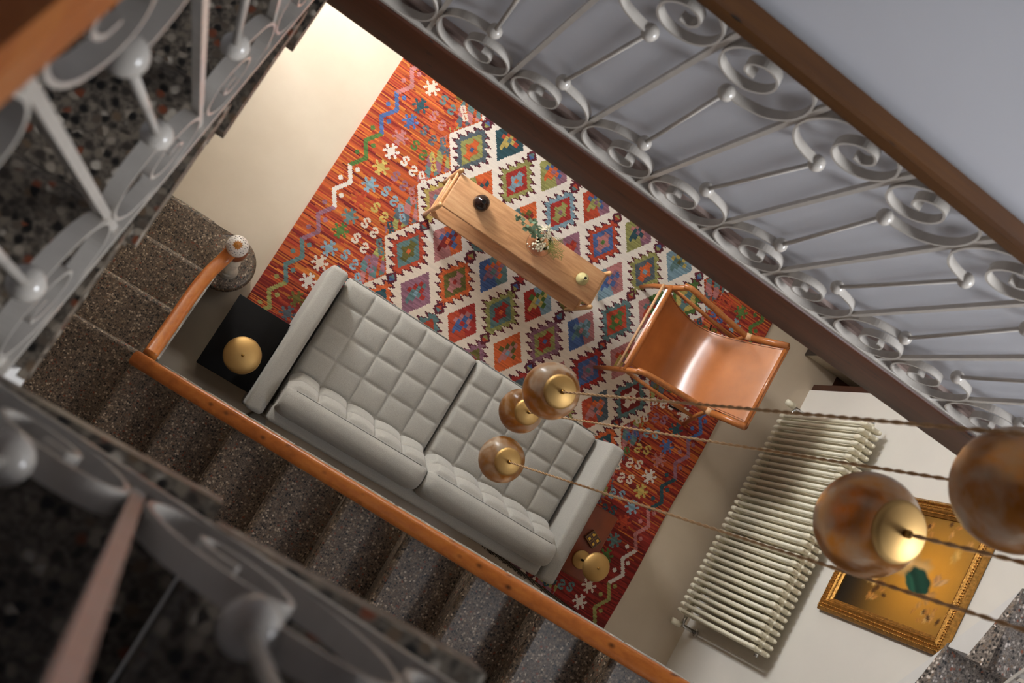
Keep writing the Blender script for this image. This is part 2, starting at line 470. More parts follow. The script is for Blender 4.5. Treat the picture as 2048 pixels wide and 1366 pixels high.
# third run along the right wall (seen bottom right)
L3X = 2.75
run3 = thing('right_wall_stair', (3.2, 0.2, 2.865), 'terrazzo steps in a painted lit tone with white plaster side climbing along right wall', 'staircase')
L3S = [(-0.065, 2.87), (0.20, 3.06), (0.467, 3.26), (0.735, 3.45)]
zb = lambda y: 2.915+0.713*(y-0.292)
for k, (n, z) in enumerate(L3S[1:]):
    # prefabricated triangular block: flat tread, short front, slanting underside
    pr = [(n, z), (n-.012, z-.02), (n, z-.04), (n, z-.105), (n+.15, z-.052), (n+.296, z-.006), (n+.296, z)]
    m_ = len(pr)
    vs = [(x, y, zz) for x in (L3X, WX-.005) for y, zz in pr]
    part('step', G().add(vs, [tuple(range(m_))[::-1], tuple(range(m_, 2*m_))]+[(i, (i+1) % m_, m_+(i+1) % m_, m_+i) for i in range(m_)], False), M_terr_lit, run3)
gp = G()
for y0, y1, zt in [(.192, .215, 2.862), (.215, .482, 3.052), (.482, .75, 3.252), (.75, 1.0, 3.442)]:
    a, b = L3X+.004, WX-.006
    vs = [(x, y, z) for x in (a, b) for y, z in ((y0, zb(y0)), (y1, zb(y1)), (y1, zt), (y0, zt))]
    gp.add(vs, [(3, 2, 1, 0), (4, 5, 6, 7), (0, 1, 5, 4), (1, 2, 6, 5), (2, 3, 7, 6), (3, 0, 4, 7)], False)
part('plaster_side', gp, M_white, run3)

# upper flights close to the camera (depths measured below the camera)
up = thing('upper_staircase', (-0.6, 0.9, 3.5), 'dark terrazzo staircase wrapping the near corner of the well above', 'staircase')
XE = -0.17; YE = -0.112
U1 = [(1.22, 2.45), (0.945, 2.265), (0.667, 1.874), (0.39, 1.69), (0.12, 1.50)]
U1 = [(0.945, 2.078), (0.667, 1.88), (0.39, 1.69), (0.12, 1.50)]
for k, (n, d) in enumerate(U1):
    z = CAM_H-d
    back = U1[k+1][0]-0.012 if k < 3 else -0.14
    part('step', slab_step(1, n, back, -1.055, XE, z, 0.19), M_terr_up, up)
part('winder_step', G().rbox((-1.055, -1.055, CAM_H-1.50), (XE-.03, -0.125, CAM_H-1.27), 0.006, 1), M_terr_up, up)
U2 = [(-0.20, 1.077), (0.095, 0.89), (0.365, 0.705), (0.635, 0.52)]
for k, (n, d) in enumerate(U2):
    z = CAM_H-d
    back = U2[k+1][0]+0.012 if k < 3 else 0.92
    part('step', slab_step(0, n, back, -1.055, YE, z, 0.19), M_terr_up, up)
part('plaster_side', G().box((-1.0, -0.2, CAM_H-1.62), (XE-.012, -0.128, CAM_H-1.10)), M_white, up)
part('soffit', soffit(1, 1.0, CAM_H-2.28, 0.0, CAM_H-1.60, -1.055, XE-.045, 0.1), M_white, up)
part('soffit', soffit(0, -0.25, CAM_H-1.32, 0.95, CAM_H-.50, -1.055, YE-.045, 0.1), M_white, up)

# ================================================================ wrought iron balustrades
def catmull(P, n=6):
    P = [Vector(p) for p in P]; out = []
    for i in range(len(P)-1):
        a = P[max(i-1, 0)]; b = P[i]; c = P[i+1]; d = P[min(i+2, len(P)-1)]
        for k in range(n):
            t = k/n
            out.append(0.5*((2*b)+(c-a)*t+(2*a-5*b+4*c-d)*t*t+(3*b-a-3*c+d)*t**3))
    out.append(P[-1]); return out
SCROLL = [(.100, -.222), (.140, -.216), (.182, -.196), (.213, -.150), (.217, -.09), (.195, -.035), (.150, -.008), (.100, -.004), (.050, -.018),
          (.018, -.055), (.012, -.10), (.030, -.140), (.065, -.160), (.105, -.155), (.133, -.125), (.135, -.085), (.112, -.055),
          (.080, -.054), (.061, -.078), (.070, -.104), (.092, -.106)]
def balustrade(name, label, P0, axis, sgn, m, nb, w, H, woodmat, flip0=0, e0=.12, e1=.12, rail_w=.055, rail_t=.045,
               ball_r=.0195, strip_w=.022, handrail=True, skip=(), bar_w=.028):
    root = thing(name, P0, label, 'balustrade')
    def loc(s, v, q=0.0):
        return (sgn*s, q, v+m*s) if axis == 0 else (q, sgn*s, v+m*s)
    perp = (0, 1, 0) if axis == 0 else (1, 0, 0)
    L = w*(nb-1)
    part('bottom_bar', G().sweep([loc(-e0, .006), loc(L+e1, .006)], [(-bar_w/2, -.006), (bar_w/2, -.006), (bar_w/2, .006), (-bar_w/2, .006)], up=perp, smooth=False).mesh('bottom_bar'), M_iron, root)
    if handrail:
        a = rail_w/2; b = rail_t/2
        pr = [(-a, -b), (a, -b), (a, b*.5), (a*.8, b), (-a*.8, b), (-a, b*.5)]
        if Vector(loc(1, 0)).cross(Vector(perp)).z < 0: pr = [(x, -y) for x, y in pr][::-1]
        part('handrail', G().sweep([loc(-e0, H+b), loc(L+e1, H+b)], pr, up=perp, smooth=False).mesh('handrail'), woodmat, root)
    sx = w/.2245
    def strip(fl, bottom):
        P = []
        for u, v in SCROLL:
            u = u*sx
            if fl: u = w-u
            if bottom: P.append((w-u, -v+.006))
            else: P.append((u, H+v))
        c = catmull([(u, v, 0) for u, v in P], 5)
        pts = [loc(q[0], q[1]) for q in c]
        h = strip_w/2; t = .0028
        return G().sweep(pts, [(-h, -t), (h, -t), (h, t), (-h, t)], up=perp, smooth=False).mesh('scroll')
    S = {(f, b): strip(f, b) for f in (0, 1) for b in (0, 1)}
    hb = .0062
    bar = G().box(*[tuple(min(x) for x in zip(*c)) if i == 0 else tuple(max(x) for x in zip(*c)) for i, c in
                    enumerate([[(-hb, -hb, 0), (hb, hb, H)]]*2)]).mesh('baluster')
    rod = G().tube([(0, 0, .245), (0, 0, H-.235)], .0062, 8).mesh('rod')
    bg = G().ball((0, 0, 0), ball_r, 16, 10, (1, 1, .92))
    ball = bg.mesh('ball')
    for me in (bar, rod, ball, *S.values()): me.materials.append(M_iron)
    for k in range(nb):
        if k in skip: continue
        inst('baluster', bar, loc(w*k, 0), root)
    for k in range(nb-1):
        f = (k+flip0) % 2
        s0 = w*k
        for b in (0, 1):
            inst('scroll', S[(f, b)], loc(s0, 0), root)
        u0 = .100*sx
        ut = w-u0 if f else u0; ub = w-ut
        um = w/2
        ct = Vector(loc(s0+ut, H-.228)); cb = Vector(loc(s0+ub, .234))
        ct.z = P0[2]*0+H-.228+m*(s0+ut); cb.z = .234+m*(s0+ub)
        inst('ball', ball, ct, root); inst('ball', ball, cb, root)
        # slim round rod between the two balls
        g = G().tube([cb+Vector((0, 0, .012)), ct-Vector((0, 0, .012))], .0058, 8)
        part('rod', g.mesh('rod'), M_iron, root)
    return root
balustrade('gallery_balustrade', 'white scrolled iron railing with brown wooden handrail on the dark beam across the well',
           (-0.6435, 1.022, BZ1+.002), 0, 1, 0.0, 15, .2295, .900, M_railup, flip0=1, e0=.3, e1=.15, rail_w=.046, rail_t=.045)
balustrade('upper_side_balustrade', 'out-of-focus white iron railing on the upper stair at top left',
           (-0.185, 0.0985+.2142*4, CAM_H-1.480-.2142*4*.692), 1, -1, .692, 6, .2142, .86, M_pineY, flip0=0, e0=.05, e1=.10, ball_r=.021)
balustrade('near_corner_balustrade', 'nearest blurred white iron railing on the terrazzo flight at bottom left',
           (0.025-.2142, -0.127, CAM_H-.955-.2142*.692), 0, 1, .692, 5, .2142, .86, M_pineX, flip0=0, e0=.03, e1=.05, ball_r=.021)
balustrade('right_stair_balustrade', 'white iron railing fragment on lit-toned steps at bottom right',
           (2.80, 0.24, 3.175), 1, 1, .68, 4, .2295, .86, M_pineY, flip0=0, e0=.05, e1=.03)
# lower staircase balustrade: flight one and flight two
lb1 = balustrade('lower_short_balustrade', 'short white iron railing under the curved pine handrail next to the ceramic newel',
           (-0.142, 0.42, RISE*2+.03), 1, -1, .684, 3, .22, .79, M_pineY, flip0=0, e0=.03, e1=.07, handrail=False)
lb2 = balustrade('lower_long_balustrade', 'long pine handrail on white iron railing along the steps behind the sofa',
           (-0.10, -0.108, 0.93+.0835), 0, 1, .684, 13, .2245, .80, M_pineX, flip0=0, e0=.05, e1=.05, handrail=False, bar_w=.026, strip_w=.034)
def railprof(w, t):
    a = w/2; b = t/2; n = 14
    return [(a*math.copysign(abs(math.cos(q))**.6, math.cos(q)), b*math.copysign(abs(math.sin(q))**.6, math.sin(q))) for q in [2*math.pi*i/n for i in range(n)]]
hz2 = lambda x: 1.905+.684*x
pts = catmull([(-0.108, 0.515, 1.30), (-0.122, 0.45, 1.285), (-0.140, 0.36, 1.32), (-0.147, 0.25, 1.375), (-0.147, 0.10, 1.475), (-0.147, -0.02, 1.56), (-0.147, -0.075, 1.61)], 6)
part('handrail', G().sweep(pts, railprof(.062, .05), up=(1, 0, 0)), M_pineY, lb1)
g = G().sweep([(-0.181, -0.113, 1.66), (-0.115, -0.113, 1.72)], railprof(.063, .06), up=(0, 1, 0))
part('handrail_corner', g, M_pineX, lb2)
pts = [(-0.182+.1*i, -0.113, hz2(-0.182+.1*i)-.05*max(0, 1-i*.5)) for i in range(31)]
part('handrail', G().sweep(pts, railprof(.063, .05), up=(0, 1, 0)), M_pineX, lb2)

# newel post with a painted ceramic ball
nw = thing('newel_post', (-0.095, 0.525, RISE), 'carved ivory newel post topped by a white ceramic ball with an ochre flower', 'newel post')
nx, ny = -0.095, 0.525
part('plinth', G().lathe([(0.001, RISE), (.052, RISE), (.055, RISE+.02), (.042, RISE+.05), (.04, RISE+.07), (.001, RISE+.07)], (nx, ny, 0), 24), M_carved, nw)
g = G(); seg = 20; rows = 50
def twist(u, v):
    a = 2*math.pi*u; z = RISE+.07+v*.93
    r = .034+.006*math.sin(2*a+v*26)+.004*math.sin(v*14)
    return (nx+r*math.cos(a), ny+r*math.sin(a), z)
g.grid(twist, seg*2, rows)
part('twisted_shaft', g, M_carved, nw)
part('collar', G().lathe([(0.001, 1.19), (.036, 1.19), (.05, 1.215), (.053, 1.24), (.053, 1.275), (.046, 1.30), (.001, 1.30)], (nx, ny, 0), 28), M_rust, nw)
part('ceramic_ball', G().ball((nx-.005, ny+.01, 1.335), .051, 28, 18), M_ceramic, nw)
g = G(); c = Vector((nx-.005, ny+.01, 1.335))
for k in range(12):
    a = 2*math.pi*k/12
    d = Vector((math.cos(a), math.sin(a), 0))
    t = []
    for q, hw in ((.12, .02), (.3, .055), (.5, .0)):
        ctr = Vector((d.x*math.sin(q), d.y*math.sin(q), math.cos(q)))*.0518
        sd = Vector((-d.y, d.x, 0))*hw*.0518*1.6
        t += [c+ctr+sd, c+ctr-sd]
    g.add(t, [(0, 1, 3, 2), (2, 3, 5, 4)], True)
g.ball(c+Vector((0, 0, .0505)), .006, 12, 6, (1, 1, .4))
part('flower_motif', g, M_ochre, nw)
g = G()
for k in range(16):
    a = 2*math.pi*k/16+.2
    for q in (.72, .95):
        ctr = c+Vector((math.cos(a+q)*math.sin(q), math.sin(a+q)*math.sin(q), math.cos(q)))*.0512
        g.ball(ctr, .0035, 6, 4, (1.3, .7, .5))
part('grey_leaf_spots', g, plain('grey_glaze', (122, 112, 108), .3), nw, kind='stuff')

# ================================================================ kilim rug
def build_rug():
    x0, x1, y0, y1 = 0.075, 3.105, -0.15, 2.40
    cs = 0.0075
    nx = int((x1-x0)/cs); ny = int((y1-y0)/cs)
    X = x0+(np.arange(nx)+.5)*cs; Y = y0+(np.arange(ny)+.5)*cs
    X, Y = np.meshgrid(X, Y)           # ny,nx
    PAL = {k: np.array(lin(v)) for k, v in dict(white=(226, 214, 200), cream=(220, 200, 178), teal=(98, 132, 130), dteal=(44, 84, 92), slate=(92, 104, 112),
        blue=(74, 104, 160), lblue=(132, 164, 178), olive=(112, 104, 36), lime=(164, 160, 84), yellow=(206, 178, 84), green=(86, 122, 52),
        pink=(196, 120, 116), mauve=(158, 104, 122), maroon=(106, 28, 46), red=(180, 38, 20), dred=(142, 28, 22), orange=(230, 98, 6),
        rust=(200, 66, 16), char=(58, 56, 58)).items()}
    C = np.zeros((ny, nx, 3))
    # field: streaks running along x
    row_seg = np.zeros((ny, nx))
    for r in range(ny):
        p = 0
        while p < nx:
            n = rng.integers(5, 30); row_seg[r, p:p+n] = rng.random(); p += n
    t = row_seg
    ends = [('orange', .0), ('rust', .45), ('red', .72), ('yellow', .97)]
    base = np.zeros((ny, nx, 3))
    base[:] = PAL['orange']
    warm = np.array(lin((242, 132, 10)))
    base[t > .40] = warm
    base[t > .60] = PAL['rust']; base[t > .78] = PAL['red']; base[t > .91] = PAL['dred']
    # real dye change (abrash): the lower part and right end are woven in redder wool
    fr = np.clip((0.85-Y)/.7, 0, 1)*.75+np.clip((X-1.6)/1.2, 0, 1)*.35
    red2 = np.where((row_seg*7 % 1)[..., None] > .4, PAL['red'], PAL['dred'])
    pick = (rng.random((ny, 1)) < fr)
    base = np.where(((row_seg*13 % 1) < fr)[..., None], red2, base)
    C[:] = base*.74
    ax, ay = 0.348, 0.385
    XC, YC = 0.73, 1.22
    u = (X-XC)/ax; v = (Y-YC)/ay
    i = np.rint(u); j = np.rint(v)
    du = u-i; dv = v-j
    KR = 1.45
    qT = np.abs(du*ax)+np.abs(dv*ay)/KR
    inside = (i >= 0) & (i <= 5)
    pi = np.floor(u); pj = np.floor(v)
    px = (u-pi-.5)*ax; py = (v-pj-.5)*ay
    qP = np.abs(px)+np.abs(py)/KR
    # outer limit of the lattice: the zigzag white border of first and last T column
    leftout = (u < 0) & ((u < -.5) | (qT > .172)); rightout = (u > 5) & ((u > 5.5) | (qT > .172))
    lat = (u > -.62) & (u < 5.62) & ~leftout & ~rightout & inside
    stair = (np.floor(np.abs(py)/.035)+np.floor(np.abs(px)/.03)) % 4
    pn = ['teal', 'mauve', 'lime', 'slate', 'pink']
    hk = (np.floor(v)*3+np.floor(py/.06)+4).astype(int) % 5
    notch = (leftout & (u > -.62) | rightout & (u < 5.62)) & (qP < .125) & (np.floor((px+py*.4)/.022) % 3 != 0)
    notch &= np.where(u < 2, px > -.03+.04*stair*.4, px < .03-.04*stair*.4)
    for q, nme in enumerate(pn):
        C[notch & (hk == q)] = PAL[nme]
    C[lat] = PAL['white']
    # near part of the ground is creamier
    C[lat & (Y < 1.35)] = PAL['cream']
    Tc = {}
    known = {(0, 2): ('slate', 'lime', 'orange', 'blue'), (1, 2): ('lime', 'red', 'lblue', 'orange'), (2, 2): ('lblue', 'red', 'lime', 'mauve'),
             (3, 2): ('rust', 'blue', 'pink', 'green'), (4, 2): ('lime', 'slate', 'orange', 'lblue'), (5, 2): ('green', 'yellow', 'teal', 'red'),
             (0, 1): ('yellow', 'pink', 'lblue', 'red'), (1, 1): ('teal', 'maroon', 'yellow', 'red'), (2, 1): ('red', 'olive', 'teal', 'yellow'), (3, 1): ('olive', 'red', 'slate', 'lime'),
             (4, 1): ('teal', 'rust', 'green', 'orange'), (5, 1): ('green', 'rust', 'lblue', 'red'),
             (0, 0): ('rust', 'teal', 'olive', 'orange'), (1, 0): ('orange', 'olive', 'pink', 'red'), (2, 0): ('lime', 'teal', 'red', 'orange'),
             (3, 0): ('mauve', 'lime', 'red', 'blue'), (4, 0): ('red', 'blue', 'mauve', 'teal'), (5, 0): ('teal', 'dred', 'cream', 'red')}
    pool = [('lime', 'red', 'teal', 'orange'), ('teal', 'rust', 'olive', 'pink'), ('red', 'slate', 'lime', 'white'), ('orange', 'dteal', 'pink', 'red'), ('mauve', 'olive', 'red', 'teal')]
    Pn = ['teal', 'red', 'olive', 'slate', 'orange', 'blue', 'green', 'lime', 'rust', 'pink', 'dteal', 'dred', 'yellow', 'mauve', 'lblue']
    saw = np.abs((Y/.047+.5*(i % 2)) % 1-.5)*2
    lx = du*ax; ly = dv*ay
    outer = .102+.056*saw
    tips = (qT < outer) & (qT > outer-.006-.020*saw) & (qT > .110)
    body = qT < outer
    innr = qT < .084
    axx = np.abs(lx); ayy = np.abs(ly)
    star = ((ayy < .068) & (axx < .008+.42*np.abs(ayy-.024))) | ((axx < .040-.55*ayy) & (ayy < .052))
    star |= (axx < .046) & (ayy < .012)
    star &= qT < .072
    dot = (axx < .012) & (ayy < .014)
    vj = (.5-np.abs(dv))*ay
    jewel = (np.abs(lx)+vj/1.2) < .040
    jewelc = (np.abs(lx)+vj/1.2) < .022
    for ii in range(0, 6):
        for jj in range(-4, 5):
            cl = lat & (i == ii) & (j == jj)
            if not cl.any(): continue
            c = known.get((ii, jj)) or pool[(ii*3+jj*2) % 5]
            C[cl & body] = PAL[c[0]]; C[cl & tips] = PAL['maroon']
            C[cl & innr] = PAL[c[1]]; C[cl & innr & star] = PAL[c[2]]; C[cl & dot] = PAL[c[3]]
            C[cl & jewel] = PAL['maroon']; C[cl & jewelc] = PAL[['teal', 'rust', 'lime', 'blue'][(ii+jj) % 4]]
    # plain diamonds at the cell centres
    for ii in range(0, 5):
        for jj in range(-4, 4):
            cl = (pi == ii) & (pj == jj) & (qP < .109)
            if not cl.any(): continue
            r = random.Random(ii*31+jj*7+5)
            cs_ = r.sample(Pn, 4)
            C[cl] = PAL[cs_[0]]
            if r.random() > .35: C[cl & (py > -.9*px)] = PAL[cs_[1]]
            sx = np.floor(px/.024+.5); sy = np.floor(py/.034+.5)
            m1 = cl & (np.abs(sx)+np.abs(sy) <= 2) & (((sx+sy) % 2) == 0) & (qP < .086)
            m2 = cl & (np.abs(sx) <= 1) & (np.abs(sy) <= 2) & (np.abs(sx-sy) <= 1) & (qP < .082)
            C[m2] = PAL[cs_[2]]; C[m1 & (sy >= 0)] = PAL[cs_[3]]; C[m1 & (sx == 0) & (sy == 0)] = PAL[cs_[1]]
    # motifs of the two end fields
    CROSS = ["....##.##....", "....#####....", ".....###.....", "##...###...##", "###.#####.###", ".###########.", "...#######...", ".###########.", "###.#####.###", "##...###...##", ".....###.....", "....#####....", "....##.##...."]
    SS = ["..####...", ".######..", ".##..##..", "....###..", "..####...", ".###.....", ".##..##..", "..#####..", "...###..."]
    HEX = ["...##..", "..####.", ".###.##", ".##..##", "##.###.", ".####..", "..##..."]
    def stamp(bm, cx, cy, col, fx=False, s=1):
        h = len(bm); w = len(bm[0])
        for a in range(h*s):
            for b in range(w*s):
                ch = bm[a//s][(w-1-b//s) if fx else b//s]
                if ch == '#':
                    r = int((cy-y0)/cs)+a-h*s//2; c_ = int((cx-x0)/cs)+b-w*s//2
                    if 0 <= r < ny and 0 <= c_ < nx and not lat[r, c_]: C[r, c_] = PAL[col]
    xm = (x0+x1)/2
    cc = ['pink', 'lblue', 'green', 'white', 'mauve', 'blue', 'yellow', 'teal', 'cream', 'slate', 'dteal', 'white', 'rust', 'lblue', 'olive', 'cream']
    for side in (0, 1):
        P = (lambda x: x0+x) if side == 0 else (lambda x: x1-x)
        rr = random.Random(5+side)
        y = y0+.06; k = 0
        while y < y1-.04:
            stamp(CROSS, P(.245), y+rr.uniform(-.01, .01), cc[(k*5+side*3) % 16], side); y += .118; k += 1
        y = y0+.10; k = 0
        while y < y1-.04:
            c1 = cc[(k*7+2+side*5) % 16]
            stamp(SS, P(.345), y+.012, c1, False); stamp(SS, P(.415), y-.012, c1, True); y += .115; k += 1
        y = y0+.05; k = 0
        while y < y1-.04:
            c1 = cc[(k*3+9+side) % 16]
            stamp(HEX, P(.475), y+.02, c1); stamp(HEX, P(.515), y-.02, c1); y += .125; k += 1
        # zigzag along the selvedge in coloured lengths, with dots
        for r in range(ny):
            yy = Y[r, 0]; seg_i = int((yy-y0)/.27)
            col = ['white', 'dteal', 'lime', 'teal', 'mauve', 'white', 'green', 'blue', 'pink', 'dteal'][(seg_i*(3 if side else 1)+side*2) % 10]
            ph = ((yy-y0)/.09) % 2
            tri = ph if ph < 1 else 2-ph
            for off in range(-1, 3):
                c_ = int((P(.075+.062*tri)-x0)/cs)+off
                if 0 <= c_ < nx: C[r, c_] = PAL[col]
        y = y0+.045; k = 0
        while y < y1-.03:
            seg_i = int((y-y0)/.27)
            col = ['white', 'dteal', 'lime', 'teal', 'mauve', 'white', 'green', 'blue', 'pink', 'dteal'][(seg_i*(3 if side else 1)+side*2) % 10]
            stamp([".##.", "####", "####", ".##."], P(.075 if k % 2 == 0 else .135), y+.045, col); y += .09; k += 1
    # woven streaks: every weft row varies a little in tone
    tone = .66+.48*((row_seg*29) % 1)
    grey = C.mean(2, keepdims=True); C = grey+(C-grey)*.90
    isw = (C.sum(2) > 1.5)
    C = np.where(isw[..., None] | ~lat[..., None], C, C*.80)
    tone = np.where(isw, .93+.1*((row_seg*29) % 1), tone)
    C = np.clip(C*tone[..., None], 0, 1)
    # mesh: one quad per knot, slightly wavy long edges
    def warp(xx, yy):
        # left edge bows outward a little toward the near end
        k = np.clip((xm-xx)/(xm-x0), 0, 1); kr = np.clip((xx-xm)/(x1-xm), 0, 1)
        return xx+kr*(.02*np.clip((yy-.2)/2, -1, 1))+.004*np.sin(yy*7)*kr
    gx = x0+np.arange(nx+1)*cs; gy = y0+np.arange(ny+1)*cs
    GX, GY = np.meshgrid(gx, gy)
    WXX = warp(GX, GY)
    GY = GY+.10*np.clip(2.95-GX, 0, 2)*np.clip((.5-GY)/.65, 0, 1)
    Z = .0095+.0015*np.sin(GX*9)*np.sin(GY*8)
    verts = np.stack([WXX, GY, Z], 2).reshape(-1, 3)
    idx = np.arange((ny+1)*(nx+1)).reshape(ny+1, nx+1)
    quads = np.stack([idx[:-1, :-1], idx[:-1, 1:], idx[1:, 1:], idx[1:, :-1]], 2).reshape(-1, 4)
    # skirt down to the floor
    ring = np.concatenate([idx[0, :], idx[1:, -1], idx[-1, -2::-1], idx[-2:0:-1, 0]])
    nb = len(verts); low_ = verts[ring].copy(); low_[:, 2] = .001
    verts = np.concatenate([verts, low_])
    k = np.arange(len(ring)); k2 = (k+1) % len(ring)
    sk = np.stack([ring[k], nb+k, nb+k2, ring[k2]], 1)
    faces = np.concatenate([quads, sk])
    cols = np.concatenate([C.reshape(-1, 3), np.tile(PAL['red'], (len(sk), 1))])
    base = Vector((xm, 1.1, 0))
    me = bpy.data.meshes.new('kilim_rug')
    me.vertices.add(len(verts)); me.vertices.foreach_set('co', (verts-np.array(base)).ravel())
    me.loops.add(len(faces)*4); me.loops.foreach_set('vertex_index', faces.ravel())
    me.polygons.add(len(faces)); me.polygons.foreach_set('loop_start', np.arange(len(faces))*4)
    me.update(calc_edges=True)
    at = me.attributes.new('Col', 'FLOAT_COLOR', 'FACE')
    at.data.foreach_set('color', np.concatenate([cols, np.ones((len(cols), 1))], 1).ravel())
    me.materials.append(M_rug)
    root = thing('kilim_rug', base, 'large orange and red kilim rug with white diamond lattice under the bench and sofa', 'rug')
    o = bpy.data.objects.new('woven_field', me); COL.objects.link(o); o.parent = root
    fr_ = G(); rr = random.Random(3)
    for k in range(300):
        x = x0+(x1-x0)*k/300; l = rr.uniform(.018, .032)
        yb = y0+.10*min(2, max(0, 2.95-x)); fr_.box((x, yb-l, .002), (x+.005, yb+.003, .006))
    part('fringe', fr_, M_fringe, root, kind='stuff')
build_rug()

# ================================================================ sofa
SX0, SX1 = 0.352, 2.385; SY0, SY1 = -0.075, 0.815
sofa = thing('tufted_sofa', ((SX0+SX1)/2, .37, 0.012), 'pale grey two-cushion sofa with square tufting and slim arms', 'sofa')
def arm2(x0, x1, inner):
    def fn(p):
        # inner face leans outwards a little towards the top
        if (inner > 0 and p.x > (x0+x1)/2) or (inner < 0 and p.x < (x0+x1)/2):
            p = Vector((p.x-inner*.034*max(0, (p.z-.25)/.35), p.y, p.z))
        f = max(0, (p.y-(SY1-.10))/.10)
        return Vector((p.x, p.y, p.z-(.02*f*f if p.z > .4 else 0)))
    return G().rbox((x0, SY0, .15), (x1, SY1+.01, .60), .026, 4, fn)
part('arm', arm2(SX0, SX0+.137, 1), M_fabric, sofa); part('arm', arm2(SX1-.137, SX1, -1), M_fabric, sofa)
ix0, ix1 = SX0+.135, SX1-.135
part('base_frame', G().rbox((ix0-.01, SY0+.02, .15), (ix1+.01, SY1-.03, .27), .015, 2), M_fabric, sofa)
part('back_panel', G().rbox((ix0-.005, SY0, .16), (ix1+.005, SY0+.09, .62), .02, 3), M_fabric, sofa)
xmid = (ix0+ix1)/2
def quilt(a, b, w, h, na, nb, deep, puff):
    da = abs(a*na-round(a*na))*w/na; db = abs(b*nb-round(b*nb))*h/nb
    if round(a*na) in (0, na): da = .08
    if round(b*nb) in (0, nb): db = .08
    crease = (1-math.exp(-da/.0075))*(1-math.exp(-db/.0075))
    return deep*crease+puff*abs(math.sin(math.pi*a*na)*math.sin(math.pi*b*nb))**.6
def seat_cushion(x0, x1):
    y0, y1, zt, zb = SY0+.16, SY1+.02, .425, .265
    nu, nv = 130, 104
    def top(a, b):
        ex = min(a, 1-a)*(x1-x0); ey = min(b, 1-b)*(y1-y0)
        e = min(1, ex/.035); e2 = min(1, ey/.045)
        edge = math.sqrt(max(0, 1-(1-e)**2))*math.sqrt(max(0, 1-(1-e2)**2))
        h = quilt(a, b, x1-x0, y1-y0, 5, 5, .010, .010)
        crown = .012*math.sin(math.pi*a)*math.sin(math.pi*b)
        rn = max(0, 1-(1-a)*(x1-x0)/.05)*max(0, 1-(1-b)*(y1-y0)/.05)
        z = zt-.035+.035*edge+h*edge-.012+crown
        return (x0+(x1-x0)*a, y0+(y1-y0)*b-.012*rn, z)
    g = G().grid(top, nu, nv)
    # sides
    ring = [top(k/nu, 0) for k in range(nu+1)]+[top(1, k/nv) for k in range(1, nv+1)]+[top(k/nu, 1) for k in range(nu-1, -1, -1)]+[top(0, k/nv) for k in range(nv-1, 0, -1)]
    n = len(ring)
    low_ = [(p[0], p[1], zb) for p in ring]
    g.add(ring+low_, [(k, n+k, n+(k+1) % n, (k+1) % n) for k in range(n)]+[tuple(range(2*n-1, n-1, -1))][:0], True)
    return g
for x0, x1 in ((ix0, xmid-.004), (xmid+.004, ix1)):
    s = part('seat_cushion', seat_cushion(x0, x1), M_fabric, sofa)
    gp = G().tube([(x0+.01, SY1+.021, .392), (x1-.01, SY1+.021, .392)], .004, 6)
    part('piping', gp, M_seam, s)
def back_cushion(x0, x1):
    # closed loop profile in (y, z): plump back and top, then a quilted front face
    y0 = SY0+.055
    nu = 110
    A = catmull([(y0+.08, .36, 0), (y0+.02, .40, 0), (y0+.0, .55, 0), (y0+.012, .69, 0), (y0+.055, .742, 0), (y0+.115, .745, 0), (y0+.152, .722, 0)], 6)
    nF = 40
    F = [Vector((y0+.152+.088*t, .722-.30*t, 0)) for t in [k/nF for k in range(1, nF+1)]]
    B = [Vector((y0+.20, .385, 0)), Vector((y0+.13, .36, 0)), Vector((y0+.08, .36, 0))]
    loop = A+F+B; L = len(loop); n0 = len(A)
    c = Vector((y0+.11, .56, 0)); nrm = Vector((.30, .088, 0)).normalized()
    def fn(a, b):
        k_ = min(L-1, int(round(b*(L-1)))); p = loop[k_]
        e = min(1, min(a, 1-a)*(x1-x0)/.07)
        k = .80+.20*math.sqrt(max(0, 1-(1-e)**2))
        q2 = c+(p-c)*k
        if n0 <= k_ < n0+nF:
            t = (k_-n0+1)/nF
            q2 = q2+nrm*((quilt(a, t, x1-x0, .32, 5, 2, .014, .026))*k*min(1, t/.06)*min(1, e*1.5)-.004)
        if k_ in (n0-1,): q2 = q2-Vector((.001, .003, 0))
        return (x0+(x1-x0)*a, q2.x, q2.y)
    g = G().grid(fn, nu, L-1)
    for a in (0, 1):
        ring = [fn(a, k/(L-1)) for k in range(L-1)]
        ctr = Vector((0, 0, 0))
        for p in ring: ctr += Vector(p)
        ctr /= len(ring)
        g.add(ring+[ctr], [((k, (k+1) % len(ring), len(ring)) if a == 0 else ((k+1) % len(ring), k, len(ring))) for k in range(len(ring))], True)
    return g
for x0, x1 in ((ix0+.0, xmid-.003), (xmid+.003, ix1-.0)):
    b = part('back_cushion', back_cushion(x0, x1), M_fabric, sofa)
    part('piping', G().tube([(x0+.05, SY0+.206, .722), (x1-.05, SY0+.206, .722)], .0028, 6), M_seam, b)
for x in (SX0+.07, SX1-.07):
    for y in (SY0+.08, SY1-.08):
        part('leg', G().tube([(x, y, .012), (x, y, .15)], .018, 12), M_chrome, sofa)

